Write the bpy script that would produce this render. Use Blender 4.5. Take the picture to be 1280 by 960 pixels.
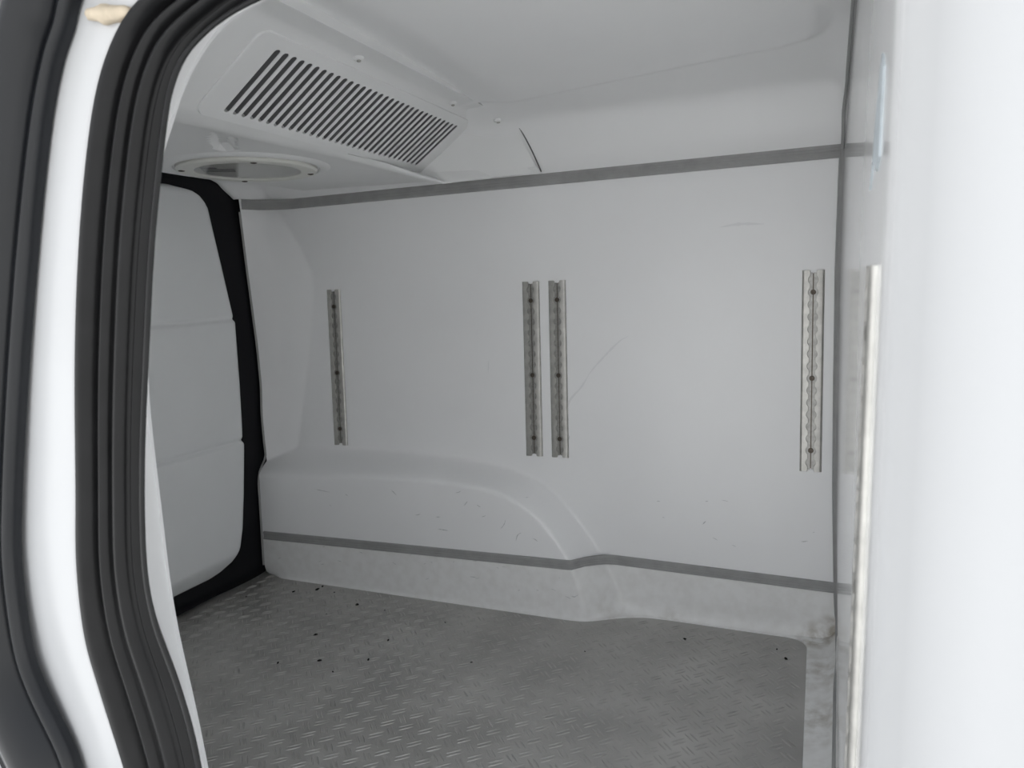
import bpy, bmesh, math, random
import numpy as np
from mathutils import Vector, Matrix

for o in list(bpy.data.objects):
    bpy.data.objects.remove(o)
SC = bpy.context.scene
COL = SC.collection
random.seed(4)

# ------------------------------------------------------------------ camera
YAW, PITCH, ROLL, FPX = 0.397237, 0.126262, -0.036187, 921.675
CAMZ = 0.7675
fw = Vector((-math.sin(YAW)*math.cos(PITCH), math.cos(YAW)*math.cos(PITCH), -math.sin(PITCH)))
rt = Vector((math.cos(YAW), math.sin(YAW), 0))
up = rt.cross(fw)
c_, s_ = math.cos(ROLL), math.sin(ROLL)
rt2 = c_*rt + s_*up
up2 = -s_*rt + c_*up
cam = bpy.data.cameras.new('camera')
cam.sensor_width = 36
cam.lens = FPX/1280*36
cam.clip_start = 0.01
cam.dof.use_dof = True
cam.dof.focus_distance = 1.55
cam.dof.aperture_fstop = 9.0
co = bpy.data.objects.new('camera', cam)
COL.objects.link(co)
m = Matrix((rt2, up2, -fw)).transposed().to_4x4()
m.translation = (0, 0, CAMZ)
co.matrix_world = m
SC.camera = co

# ------------------------------------------------------------------ sky, exposure
w = bpy.data.worlds.new('overcast_sky')
SC.world = w
w.use_nodes = True
nt = w.node_tree
nt.nodes.clear()
out = nt.nodes.new('ShaderNodeOutputWorld')
bg = nt.nodes.new('ShaderNodeBackground')
tc = nt.nodes.new('ShaderNodeTexCoord')
sep = nt.nodes.new('ShaderNodeSeparateXYZ')
ramp = nt.nodes.new('ShaderNodeValToRGB')
nt.links.new(tc.outputs['Generated'], sep.inputs[0])
nt.links.new(sep.outputs['Z'], ramp.inputs[0])
ramp.color_ramp.elements[0].position = 0.0
ramp.color_ramp.elements[0].color = (1.15, 1.16, 1.17, 1)
ramp.color_ramp.elements[1].position = 1.0
ramp.color_ramp.elements[1].color = (0.55, 0.62, 0.72, 1)
nt.links.new(ramp.outputs[0], bg.inputs[0])
nt.links.new(bg.outputs[0], out.inputs[0])
bg.inputs[1].default_value = 1.0
vs = SC.view_settings
vs.view_transform = 'Standard'
vs.look = 'None'
vs.gamma = 1
vs.use_curve_mapping = False
vs.exposure = 0.85

# the sun stands high behind the van: this side is in shade, the yard beyond is lit
sun = bpy.data.lights.new('sun', 'SUN')
sun.energy = 9.0
sun.angle = math.radians(3)
sun.color = (1.0, 0.995, 0.985)
so = bpy.data.objects.new('sun', sun)
COL.objects.link(so)
so.rotation_euler = Vector((-0.15, -0.42, -0.9)).to_track_quat('-Z', 'Y').to_euler()

# ------------------------------------------------------------------ materials
def mat(name, color, rough=0.5, metal=0.0, spec=0.5, mottling=0.0, mscale=6.0, bump=0.0, bscale=200.0, coat=0.0, dark=None):
    m = bpy.data.materials.new(name)
    m.use_nodes = True
    t = m.node_tree
    b = t.nodes['Principled BSDF']
    b.inputs['Base Color'].default_value = (*color, 1)
    b.inputs['Roughness'].default_value = rough
    b.inputs['Metallic'].default_value = metal
    b.inputs['Specular IOR Level'].default_value = spec
    b.inputs['Coat Weight'].default_value = coat
    g = t.nodes.new('ShaderNodeTexCoord')
    if mottling:
        n = t.nodes.new('ShaderNodeTexNoise')
        n.inputs['Scale'].default_value = mscale
        n.inputs['Detail'].default_value = 6
        t.links.new(g.outputs['Object'], n.inputs['Vector'])
        r = t.nodes.new('ShaderNodeValToRGB')
        d = dark or tuple(c*(1-mottling) for c in color)
        r.color_ramp.elements[0].position = 0.3
        r.color_ramp.elements[0].color = (*d, 1)
        r.color_ramp.elements[1].position = 0.7
        r.color_ramp.elements[1].color = (*color, 1)
        t.links.new(n.outputs['Fac'], r.inputs[0])
        t.links.new(r.outputs[0], b.inputs['Base Color'])
    if bump:
        n2 = t.nodes.new('ShaderNodeTexNoise')
        n2.inputs['Scale'].default_value = bscale
        n2.inputs['Detail'].default_value = 3
        t.links.new(g.outputs['Object'], n2.inputs['Vector'])
        bp = t.nodes.new('ShaderNodeBump')
        bp.inputs['Strength'].default_value = bump
        bp.inputs['Distance'].default_value = 0.002
        t.links.new(n2.outputs['Fac'], bp.inputs['Height'])
        t.links.new(bp.outputs[0], b.inputs['Normal'])
    return m

WHITE = (0.92, 0.922, 0.925)
M_WALL = mat('white_gelcoat', WHITE, 0.32, spec=0.45, mottling=0.04, mscale=3.0, bump=0.03, bscale=35)
M_BULK = mat('glossy_white_gelcoat', (0.80, 0.802, 0.805), 0.09, spec=0.5, mottling=0.03, mscale=5, bump=0.015, bscale=30)
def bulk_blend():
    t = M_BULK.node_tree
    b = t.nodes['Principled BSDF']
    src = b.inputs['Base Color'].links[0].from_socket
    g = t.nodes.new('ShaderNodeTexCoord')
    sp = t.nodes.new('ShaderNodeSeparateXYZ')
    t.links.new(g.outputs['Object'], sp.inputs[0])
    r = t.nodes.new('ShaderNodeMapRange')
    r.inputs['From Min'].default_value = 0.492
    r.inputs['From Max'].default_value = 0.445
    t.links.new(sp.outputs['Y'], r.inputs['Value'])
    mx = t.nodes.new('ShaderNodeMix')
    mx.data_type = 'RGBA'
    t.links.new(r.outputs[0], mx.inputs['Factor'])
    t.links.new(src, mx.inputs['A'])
    mx.inputs['B'].default_value = (0.46, 0.462, 0.465, 1)  # panel colour darkened towards the doorway to offset the strong daylight there
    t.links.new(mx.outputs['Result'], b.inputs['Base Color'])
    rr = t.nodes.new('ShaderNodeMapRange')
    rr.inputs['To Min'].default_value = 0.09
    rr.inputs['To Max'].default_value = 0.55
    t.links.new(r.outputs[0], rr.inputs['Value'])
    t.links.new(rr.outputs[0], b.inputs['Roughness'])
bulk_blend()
M_CEIL = mat('ceiling_gelcoat', (0.92, 0.922, 0.922), 0.4, spec=0.4, mottling=0.03, mscale=3)
M_EVAP = mat('white_abs_plastic', (0.87, 0.875, 0.87), 0.45, spec=0.4, mottling=0.03, mscale=5)
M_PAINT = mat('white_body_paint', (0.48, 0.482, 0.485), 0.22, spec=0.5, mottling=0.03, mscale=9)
M_DOOR = mat('door_lining', (0.87, 0.885, 0.89), 0.35, spec=0.4, mottling=0.04, mscale=4)
M_RUBBER = mat('dusty_black_rubber', (0.008, 0.008, 0.0085), 0.34, spec=0.2, mottling=0.45, mscale=25, bump=0.1, bscale=150)
M_RUBBER2 = mat('satin_black_rubber', (0.007, 0.008, 0.010), 0.30, spec=0.32, mottling=0.2, mscale=10)
M_BLACK = mat('matt_black_rubber', (0.008, 0.008, 0.010), 0.6, spec=0.2, mottling=0.1)
M_GASKET = mat('grey_vinyl', (0.36, 0.36, 0.355), 0.5, spec=0.35, mottling=0.15, mscale=30)
M_ALU = mat('dull_aluminium', (0.57, 0.56, 0.53), 0.46, metal=0.85, mottling=0.22, mscale=60, bump=0.15, bscale=400)
M_ALUD = mat('channel_aluminium', (0.40, 0.395, 0.375), 0.45, metal=0.8, mottling=0.3, mscale=120)
M_SCREW = mat('screw_steel_groove_shade', (0.10, 0.085, 0.07), 0.45, metal=0.8)
M_SCREWL = mat('bright_screw_steel', (0.5, 0.49, 0.46), 0.35, metal=0.9)
M_JOINT = mat('joint_seal_grey', (0.12, 0.12, 0.122), 0.6)
M_SLAT_SIDE = mat('slat_side_shade_grey', (0.17, 0.17, 0.175), 0.6, spec=0.3)
M_CAVITY = mat('cavity_shade_black', (0.02, 0.02, 0.022), 0.7, spec=0.2)
M_BEZEL = mat('cream_plastic', (0.76, 0.76, 0.71), 0.35, spec=0.45)
M_SEALANT = mat('beige_sealant', (0.56, 0.48, 0.37), 0.8, spec=0.2, mottling=0.25, mscale=80)
M_DIRT = mat('dark_crumb', (0.012, 0.011, 0.010), 0.8, spec=0.2)
M_SCUFF = mat('grey_scuff', (0.52, 0.525, 0.53), 0.5, spec=0.3)
M_SMEAR = mat('faint_smear', (0.82, 0.825, 0.83), 0.5, spec=0.3)
M_STICK = mat('faded_sticker', (0.52, 0.57, 0.60), 0.6, spec=0.15, mottling=0.2, mscale=70)
M_GROUND = mat('concrete_yard', (0.44, 0.44, 0.435), 0.9, spec=0.2, mottling=0.2, mscale=3)
M_CREAM = mat('cream_flange', (0.66, 0.66, 0.54), 0.4)

def floor_mat():
    m = mat('tread_plate_aluminium', (0.55, 0.54, 0.52), 0.42, metal=0.5, mottling=0.3, mscale=7, bump=0.25, bscale=260)
    t = m.node_tree
    b = t.nodes['Principled BSDF']
    g = t.nodes.new('ShaderNodeTexCoord')
    n = t.nodes.new('ShaderNodeTexNoise')
    n.inputs['Scale'].default_value = 14
    n.inputs['Detail'].default_value = 8
    t.links.new(g.outputs['Object'], n.inputs['Vector'])
    r = t.nodes.new('ShaderNodeMapRange')
    r.inputs['To Min'].default_value = 0.34
    r.inputs['To Max'].default_value = 0.56
    t.links.new(n.outputs['Fac'], r.inputs['Value'])
    t.links.new(r.outputs[0], b.inputs['Roughness'])
    return m
M_FLOOR = floor_mat()
M_BAR = mat('worn_bar_aluminium', (0.55, 0.54, 0.52), 0.35, metal=0.55, mottling=0.3, mscale=40)

def stained(name, base_mat_color, stain, spots, rough=0.35):
    """white gelcoat with brown stains at given world places (x,y,z,radius)"""
    m = mat(name, base_mat_color, rough, spec=0.4)
    t = m.node_tree
    b = t.nodes['Principled BSDF']
    g = t.nodes.new('ShaderNodeTexCoord')
    n = t.nodes.new('ShaderNodeTexNoise')
    n.inputs['Scale'].default_value = 45
    n.inputs['Detail'].default_value = 7
    t.links.new(g.outputs['Object'], n.inputs['Vector'])
    acc = None
    for (x, y, z, rad, stren) in spots:
        d = t.nodes.new('ShaderNodeVectorMath')
        d.operation = 'DISTANCE'
        t.links.new(g.outputs['Object'], d.inputs[0])
        d.inputs[1].default_value = (x, y, z)
        r = t.nodes.new('ShaderNodeMapRange')
        r.inputs['From Min'].default_value = 0
        r.inputs['From Max'].default_value = rad
        r.inputs['To Min'].default_value = stren
        r.inputs['To Max'].default_value = 0
        t.links.new(d.outputs['Value'], r.inputs['Value'])
        if acc is None:
            acc = r.outputs[0]
        else:
            a = t.nodes.new('ShaderNodeMath')
            a.operation = 'MAXIMUM'
            t.links.new(acc, a.inputs[0])
            t.links.new(r.outputs[0], a.inputs[1])
            acc = a.outputs[0]
    # fine general grime
    r2 = t.nodes.new('ShaderNodeMapRange')
    r2.inputs['From Min'].default_value = 0.38
    r2.inputs['From Max'].default_value = 0.68
    t.links.new(n.outputs['Fac'], r2.inputs['Value'])
    mul = t.nodes.new('ShaderNodeMath')
    mul.operation = 'MULTIPLY'
    t.links.new(acc, mul.inputs[0])
    t.links.new(r2.outputs[0], mul.inputs[1])
    mul2 = t.nodes.new('ShaderNodeMath')
    mul2.operation = 'MULTIPLY_ADD'
    t.links.new(r2.outputs[0], mul2.inputs[0])
    mul2.inputs[1].default_value = 0.08
    t.links.new(mul.outputs[0], mul2.inputs[2])
    mx = t.nodes.new('ShaderNodeMix')
    mx.data_type = 'RGBA'
    mx.inputs['A'].default_value = (*base_mat_color, 1)
    mx.inputs['B'].default_value = (*stain, 1)
    t.links.new(mul2.outputs[0], mx.inputs['Factor'])
    t.links.new(mx.outputs['Result'], b.inputs['Base Color'])
    return m
M_TRAY = stained('stained_tray', (0.87, 0.87, 0.86), (0.20, 0.15, 0.07),
                 [(0.01, 1.615, 0.0, 0.05, 1.0), (0.045, 1.63, 0.02, 0.05, 0.9), (0.02, 1.3, 0.0, 0.10, 0.45),
                  (0.025, 1.48, 0.0, 0.10, 0.5), (-0.43, 1.59, 0.02, 0.05, 0.22), (-0.30, 1.61, 0.0, 0.04, 0.25),
                  (0.02, 1.1, 0.0, 0.09, 0.3)])

def glass_mat():
    m = mat('lamp_lens_plastic', (0.85, 0.86, 0.85), 0.12, spec=0.5)
    b = m.node_tree.nodes['Principled BSDF']
    b.inputs['Transmission Weight'].default_value = 0.75
    b.inputs['IOR'].default_value = 1.3
    return m
M_LENS = glass_mat()

# ------------------------------------------------------------------ helpers
def tag(o, label=None, cat=None, group=None, kind=None):
    if label: o['label'] = label
    if cat: o['category'] = cat
    if group: o['group'] = group
    if kind: o['kind'] = kind
    return o

def link(name, me, mt, parent=None, smooth=True, angle=40):
    if mt is not None and len(me.materials) == 0:
        me.materials.append(mt)
    if smooth:
        me.polygons.foreach_set('use_smooth', [True]*len(me.polygons))
        if angle: me.set_sharp_from_angle(angle=math.radians(angle))
    o = bpy.data.objects.new(name, me)
    COL.objects.link(o)
    if parent: o.parent = parent
    return o

def mesh(name, V, F, fix=None):
    me = bpy.data.meshes.new(name)
    me.from_pydata([tuple(map(float, v)) for v in V], [], F)
    me.update()
    if fix:
        bm = bmesh.new(); bm.from_mesh(me)
        bmesh.ops.remove_doubles(bm, verts=bm.verts, dist=1e-6)
        bmesh.ops.recalc_face_normals(bm, faces=bm.faces)
        bm.to_mesh(me); bm.free()
    return me

def grid(P, flip=False, closed_v=False):
    """P[i][j] -> verts, faces"""
    P = np.asarray(P, float)
    n, k = P.shape[:2]
    V = P.reshape(-1, 3)
    F = []
    for i in range(n-1):
        for j in range(k if closed_v else k-1):
            a, b = i*k+j, i*k+(j+1) % k
            c, d = (i+1)*k+(j+1) % k, (i+1)*k+j
            F.append((a, d, c, b) if flip else (a, b, c, d))
    return V, F

def empty(name, loc=(0, 0, 0)):
    o = bpy.data.objects.new(name, None)
    o.empty_display_size = 0.02
    COL.objects.link(o)
    o.location = loc
    return o

def box_bm(bm, lo, hi, bev=0.0, seg=2):
    r = bmesh.ops.create_cube(bm, size=1.0)
    vs_ = r['verts']
    for v in vs_:
        v.co = Vector([lo[i]+(v.co[i]+0.5)*(hi[i]-lo[i]) for i in range(3)])
    if bev:
        es = list({e for v in vs_ for e in v.link_edges})
        bmesh.ops.bevel(bm, geom=es, offset=bev, segments=seg, affect='EDGES', profile=0.5)

def box(name, lo, hi, mt, parent=None, bev=0.0):
    bm = bmesh.new()
    box_bm(bm, lo, hi, bev)
    me = bpy.data.meshes.new(name)
    bm.to_mesh(me); bm.free()
    return link(name, me, mt, parent)

def spline(pts, n):
    """Catmull-Rom (centripetal-ish) resampled to n points by arc length"""
    p = np.asarray(pts, float)
    q = np.vstack([2*p[0]-p[1], p, 2*p[-1]-p[-2]])
    o = []
    for i in range(1, len(q)-2):
        for t in np.linspace(0, 1, 24, endpoint=False):
            a, b, c, d = q[i-1], q[i], q[i+1], q[i+2]
            o.append(0.5*((2*b)+(-a+c)*t+(2*a-5*b+4*c-d)*t*t+(-a+3*b-3*c+d)*t**3))
    o.append(q[-2])
    o = np.array(o)
    L = np.concatenate([[0], np.cumsum(np.linalg.norm(np.diff(o, axis=0), axis=1))])
    s = np.linspace(0, L[-1], n)
    return np.stack([np.interp(s, L, o[:, k]) for k in range(p.shape[1])], 1)

def sstep(x):
    x = np.clip(x, 0, 1)
    return x*x*(3-2*x)

def poly_dist(X, Z, pts):
    """distance from points to polyline, plus sign (cross of nearest segment)"""
    best = np.full(X.shape, 1e9); sg = np.zeros(X.shape)
    for (a, b) in zip(pts[:-1], pts[1:]):
        ax, az = a; bx, bz = b
        dx, dz = bx-ax, bz-az
        t = np.clip(((X-ax)*dx+(Z-az)*dz)/(dx*dx+dz*dz), 0, 1)
        px, pz = ax+t*dx, az+t*dz
        d = np.hypot(X-px, Z-pz)
        s = np.sign(dx*(Z-az)-dz*(X-ax))
        m_ = d < best
        best = np.where(m_, d, best); sg = np.where(m_, s, sg)
    return best, sg

# ------------------------------------------------------------------ back wall surface (the far side of the van)
ARCH_OUT = spline([(-1.60, .350), (-1.30, .360), (-1.0, .362), (-.78, .348), (-.66, .322), (-.592, .285), (-.532, .222), (-.464, .128), (-.43, .06), (-.405, .0), (-.39, -.05)], 60)
ARCH_IN = spline([(-1.60, .278), (-1.30, .285), (-1.0, .300), (-.80, .296), (-.70, .280), (-.624, .246), (-.566, .192), (-.530, .135), (-.505, .06), (-.49, .0), (-.48, -.05)], 60)
BULGE = 0.072
PIL_Z = [0.0, .30, .316, .487, .642, .772, .825, .902, .995, 1.06]
PIL_X = [-1.37, -1.358, -1.354, -1.315, -1.284, -1.262, -1.264, -1.301, -1.362, -1.40]
PEND_Z = [0.0, .27, .446, .535, .646, .842, 1.006, 1.06]
PEND = [.030, .036, .044, .040, .046, .066, .081, .088]
XEND = -1.425

def wall_y(X, Z):
    X = np.asarray(X, float); Z = np.asarray(Z, float)
    y = 1.65+0.0265*(Z-CAMZ)
    do, so = poly_dist(X, Z, ARCH_OUT)
    di, si = poly_dist(X, Z, ARCH_IN)
    # inside = below the polyline (polyline runs left to right -> inside is to its right: negative)
    out_in = so < 0
    in_in = si < 0
    t = np.where(in_in, 1.0, np.where(out_in, do/(do+di+1e-9), 0.0))
    soft = sstep(t)
    crisp = np.clip((t-0.06)/0.88, 0, 1)
    k = sstep((X+0.75)/0.13)
    b = (soft*(1-k)+(0.35*soft+0.65*crisp)*k)
    pb = BULGE*b
    xc = np.interp(Z, PIL_Z, PIL_X)
    pe = np.interp(Z, PEND_Z, PEND)
    u = np.clip((xc-X)/(xc-XEND), 0, 1.2)
    # gentle slope to a second soft crease, then steeper to the door frame
    u2 = np.where(u < 0.6, u*0.83, 0.498+(u-0.6)*1.255)
    pp = pe*u2
    return y-np.maximum(pb, pp)

def wall_patch(x0, x1, z0, z1, nx, nz, dy=0.0):
    xs = np.linspace(x0, x1, nx); zs = np.linspace(z0, z1, nz)
    X, Z = np.meshgrid(xs, zs)
    return np.stack([X, wall_y(X, Z)+dy, Z], -1)

ZLOW, ZUP = 0.122, 1.019
V, F = grid(wall_patch(XEND, 0.06, ZLOW, 1.04, 260, 170))
wall_back = link('wall_back', mesh('wall_back', V, F), M_WALL, angle=None)
tag(wall_back, 'white moulded far side wall with wheel arch bulge and rail strips', 'wall', kind='structure')

# skirting below the lower seam, flaring onto the floor
LIPX = [-1.46, -1.40, -1.383, -.55, -.50, -.476, -.43, -.377, -.33, -.053, .06]
LIPY = [1.572, 1.572, 1.553, 1.551, 1.553, 1.562, 1.594, 1.619, 1.623, 1.619, 1.619]
def lip_y(X): return np.interp(X, LIPX, LIPY)
rows = []
xs = np.linspace(XEND, 0.06, 240)
for z in np.linspace(ZLOW+0.004, 0.040, 14):
    rows.append(np.stack([xs, wall_y(xs, np.full_like(xs, z)), np.full_like(xs, z)], 1))
ylip = np.convolve(np.pad(lip_y(xs), 4, mode='edge'), np.ones(9)/9, mode='valid')
yb = wall_y(xs, np.full_like(xs, 0.040))
for a in np.linspace(0, 1, 10)[1:]:
    th = a*math.pi/2
    y = yb-(yb-ylip)*(1-math.cos(th))
    z = 0.040-(0.040-0.003)*math.sin(th)
    rows.append(np.stack([xs, y, np.full_like(xs, z)], 1))
rows.append(np.stack([xs, ylip-0.001, np.full_like(xs, -0.004)], 1))
V, F = grid(rows, flip=True)
o = link('baseboard_back', mesh('baseboard_back', V, F), M_TRAY, angle=60)
tag(o, 'white scuffed floor tray upstand along the far wall', 'baseboard', kind='structure')

# ------------------------------------------------------------------ floor
FL = []
FX1 = -0.0147
bm = bmesh.new()
box_bm(bm, (-1.56, 0.58, -0.012), (0.07, 1.69, 0.0))
me = bpy.data.meshes.new('floor'); bm.to_mesh(me); bm.free()
floor = link('floor', me, M_FLOOR, smooth=False)
tag(floor, 'grey metal tread plate load floor with paired raised bars', 'floor', kind='structure')

# one raised bar: a slim lens shaped lozenge, along local x
def bar_mesh():
    n = 7
    L, Wd, Hh = 0.0135, 0.0020, 0.0015
    V = []; F = []
    for i in range(n):
        t = -1+2*i/(n-1)
        wv = Wd*math.sqrt(max(0, 1-t*t*0.97)); h = Hh*math.sqrt(max(0, 1-t*t*0.97))
        V += [(t*L, -wv, 0), (t*L, -wv*0.45, h), (t*L, wv*0.45, h), (t*L, wv, 0)]
    for i in range(n-1):
        a = i*4; b = a+4
        for j in range(3):
            F.append((a+j, b+j, b+j+1, a+j+1))
    return V, F
BV, BF = bar_mesh()
bar_me = mesh('tread_bar', BV, BF)
bar_me.materials.append(M_BAR)
bar_me.polygons.foreach_set('use_smooth', [True]*len(bar_me.polygons))
def cam_depth(p): return (Vector(p)-Vector((0, 0, CAMZ))).dot(fw)
PIT = 0.0385
bars = []
for i in range(-2, 42):
    for j in range(-1, 36):
        for kind in (0, 1):
            x = -1.48+(i+0.5*kind)*PIT
            y = 0.40+(j+0.5*kind)*PIT
            ang = math.radians(43 if kind == 0 else -47)
            for s in (-1, 1):
                px = x+s*0.0042*-math.sin(ang)+s*0.0015*math.cos(ang)
                py = y+s*0.0042*math.cos(ang)+s*0.0015*math.sin(ang)
                if px < -1.43 or px > FX1-0.012: continue
                if py > float(lip_y(px))-0.012 or py < 0.60: continue
                if px > -0.07 and py > 1.56 and (px+0.055)**2+(py-1.579)**2 > 0.03**2 and px > -0.055: continue
                bars.append((px, py, ang))
def in_view(p):
    d = Vector((p[0], p[1], 0))-Vector((0, 0, CAMZ))
    zc = d.dot(fw)
    if zc < 0.1: return False
    u = 640+FPX*d.dot(rt2)/zc; v = 480-FPX*d.dot(up2)/zc
    return 240 < u < 1012 and v < 965
vis = sorted([b for b in bars if in_view(b)], key=lambda b: cam_depth((b[0], b[1], 0)))
near = vis[:300]
nearset = set(near)
for (x, y, a) in near:
    o = bpy.data.objects.new('tread_bar', bar_me)
    COL.objects.link(o)
    o.location = (x, y, 0); o.rotation_euler = (0, 0, a)
    o.parent = floor
V = []; F = []
bva = np.array(BV)
for b in bars:
    if b in nearset: continue
    x, y, a = b
    c, s = math.cos(a), math.sin(a)
    k = len(V)
    for q in BV:
        V.append((x+q[0]*c-q[1]*s, y+q[0]*s+q[1]*c, q[2]))
    F += [tuple(k+t for t in f) for f in BF]
o = link('tread_bars', mesh('tread_bars', V, F), M_BAR, floor, angle=None)
tag(o, kind='stuff')

# ------------------------------------------------------------------ bulkhead (right)
CZ = [0.0, .119, .317, .519, .797, 1.017, 1.155, 1.289]
CX = [.050, .045, .039, .037, .036, .040, .045, .050]
NY = 0.492
def bulk_x(Y, Z):
    xc = np.interp(Z, CZ, CX)
    xn = 0.031+0.018*(np.asarray(Z)-0.6)
    t = np.clip((1.65-np.asarray(Y))/(1.65-NY), 0, 1)
    xs_ = xc*(1-t)+xn*t
    k = np.clip((np.asarray(Z)-.05)/.25, 0, 1)
    return xs_-k*np.interp(np.asarray(Y), [.30, NY, .55, .60, .66, .72, .80, .90, 1.05, 1.2, 1.4, 1.65], [0, 0, .0006, .0012, .0018, .0022, .0026, .0030, .0030, .0024, .0014, 0])
zs = np.linspace(-0.02, 1.29, 60)
rows = []
for y in np.linspace(1.68, NY, 50):
    rows.append(np.stack([bulk_x(np.full_like(zs, y), zs), np.full_like(zs, y), zs], 1))
x0 = bulk_x(np.full_like(zs, NY), zs)
R_ = 0.075; TH = math.radians(74)
for a in np.linspace(0, 1, 16)[1:]:
    th = a*TH
    rows.append(np.stack([x0+R_*(1-math.cos(th)), np.full_like(zs, NY-R_*math.sin(th)), zs], 1))
xe, ye = R_*(1-math.cos(TH)), NY-R_*math.sin(TH)
for l in (0.05, 0.15, 0.3, 0.42):
    rows.append(np.stack([x0+xe+l*math.sin(TH), np.full_like(zs, ye-l*math.cos(TH)), zs], 1))
V, F = grid(rows, flip=True)
wall_right = link('wall_right', mesh('wall_right', V, F), M_BULK, angle=None)
tag(wall_right, 'glossy white bulkhead panel that rounds outward at the doorway on the right', 'wall', kind='structure')

# tray border along the bulkhead, with the rounded floor corner
rows = []
for y in np.concatenate([np.linspace(0.36, 1.57, 40), np.linspace(1.575, 1.619, 14), [1.632]]):
    if y <= 1.579: xl = FX1
    else: xl = -0.055+math.sqrt(max(0.04**2-(min(y, 1.619)-1.579)**2, 0))
    xb = float(bulk_x(y, 0.06))+0.002
    prof = [(xl, -0.004), (xl+0.001, 0.003)]
    xm = min(xl+0.012, xb-0.03)
    prof += [(xm, 0.005), (max(xm+0.002, xb-0.035), 0.007), (xb-0.018, 0.012), (xb-0.008, 0.022), (xb-0.002, 0.042), (xb, 0.07)]
    rows.append([(px, y, pz) for px, pz in prof])
V, F = grid(rows)
o = link('baseboard_right', mesh('baseboard_right', V, F), M_TRAY, angle=60)
tag(o, 'white stained tray border between the floor plate and the bulkhead', 'baseboard', kind='structure')

# ------------------------------------------------------------------ ceiling
CPY = [0.30, .45, 1.0, 1.3, 1.41, 1.47, 1.54, 1.573, 1.590, 1.605, 1.640, 1.650]
CPZ = [1.165, 1.172, 1.176, 1.170, 1.164, 1.159, 1.152, 1.146, 1.136, 1.115, 1.050, 1.0325]
prof = spline(list(zip(CPY, CPZ)), 160)
xs = np.linspace(-1.52, 0.056, 150)
rows = []
for x in xs:
    y = prof[:, 0]; z = prof[:, 1].copy()
    # raised centre panel, its edge running towards the bulkhead
    ystep = 1.395+(-0.01-x)*0.16
    dx = (0.005-x); dy = ystep-y
    r = 0.06
    d = np.where((dx < r) & (dy < r), r-np.hypot(np.maximum(r-dx, 0), np.maximum(r-dy, 0)), np.minimum(dx, dy))
    z -= 0.007*sstep(d/0.020)
    z += 0.014*float(sstep((-.58-x)/.10))*np.clip((1.575-y)/.07, 0, 1)
    # rounded shoulder where the cove meets the bulkhead
    t = np.clip((x-0.000)/0.045, 0, 1)
    z -= 0.034*t*t*np.clip((z-1.03)/0.1, 0, 1)*np.clip((y-1.3)/0.2, 0, 1)
    # lower headroom towards the rear doors
    q = float(sstep((-1.02-x)/0.40))
    z = 1.0325+(z-1.0325)*(1-0.64*q)
    y = y-(1.65+0.0265*(1.03-CAMZ)-float(wall_y(max(x, XEND), 1.03)))*np.clip((y-1.40)/.22, 0, 1)+.004*np.clip((1.06-z)/.02, 0, 1)
    rows.append(np.stack([np.full_like(y, x), y, z], 1))
V, F = grid(rows)
ceiling = link('ceiling', mesh('ceiling', V, F), M_CEIL, angle=None)
tag(ceiling, 'white moulded ceiling lining with coved edge above the upper seam', 'ceiling', kind='structure')
def ceil_seam(y):
    return np.interp(y, prof[:, 0], prof[:, 1])

# ------------------------------------------------------------------ seam gaskets
def sweep(path, nrm, side, profile):
    """profile points (w along side, h along normal)"""
    P = []
    for p, n, s in zip(path, nrm, side):
        P.append([p+s*w_+n*h for w_, h in profile])
    return grid(P)
GP = [(-.0135, -.001), (-.0132, .0022), (-.0115, .0036), (-.0065, .0038), (-.0055, .0026), (-.0010, .0024), (.0, .0034), (.0010, .0024),
      (.0055, .0026), (.0065, .0038), (.0115, .0036), (.0132, .0022), (.0135, -.001)]
def wall_sweep(xs_, zc, name, lab, scale=1.0):
    zc = np.broadcast_to(zc, xs_.shape)
    y0 = wall_y(xs_, zc)
    y = np.minimum(y0, np.convolve(np.pad(y0, 5, mode='edge'), np.ones(11)/11, mode='valid'))-.001
    path = np.stack([xs_, y, zc], 1)
    tg = np.gradient(path, axis=0); tg /= np.linalg.norm(tg, axis=1)[:, None]
    sd = np.tile([0, 0.0265, 1.0], (len(xs_), 1))
    nr = np.cross(tg, sd); nr /= np.linalg.norm(nr, axis=1)[:, None]
    nr *= np.where(nr[:, 1] > 0, -1, 1)[:, None]
    V, F = sweep(path, nr, sd, [(a*scale, b) for a, b in GP])
    o = link(name, mesh(name, V, F), M_GASKET, angle=35)
    tag(o, lab, 'seam strip', kind='structure')
    return o
wall_sweep(np.linspace(XEND+0.002, 0.036, 120), 1.020, 'trim_1', 'grey ribbed seam strip along the top of the far wall', 1.0)
lx = np.linspace(XEND+0.006, 0.042, 200)
lz = np.interp(lx, [-1.45, -.98, -.53, -.44, .044], [.116, .124, .131, .128, .119])
wall_sweep(lx, lz, 'trim_2', 'grey ribbed seam strip low on the far wall, kinking over the wheel arch', 0.85)

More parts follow.
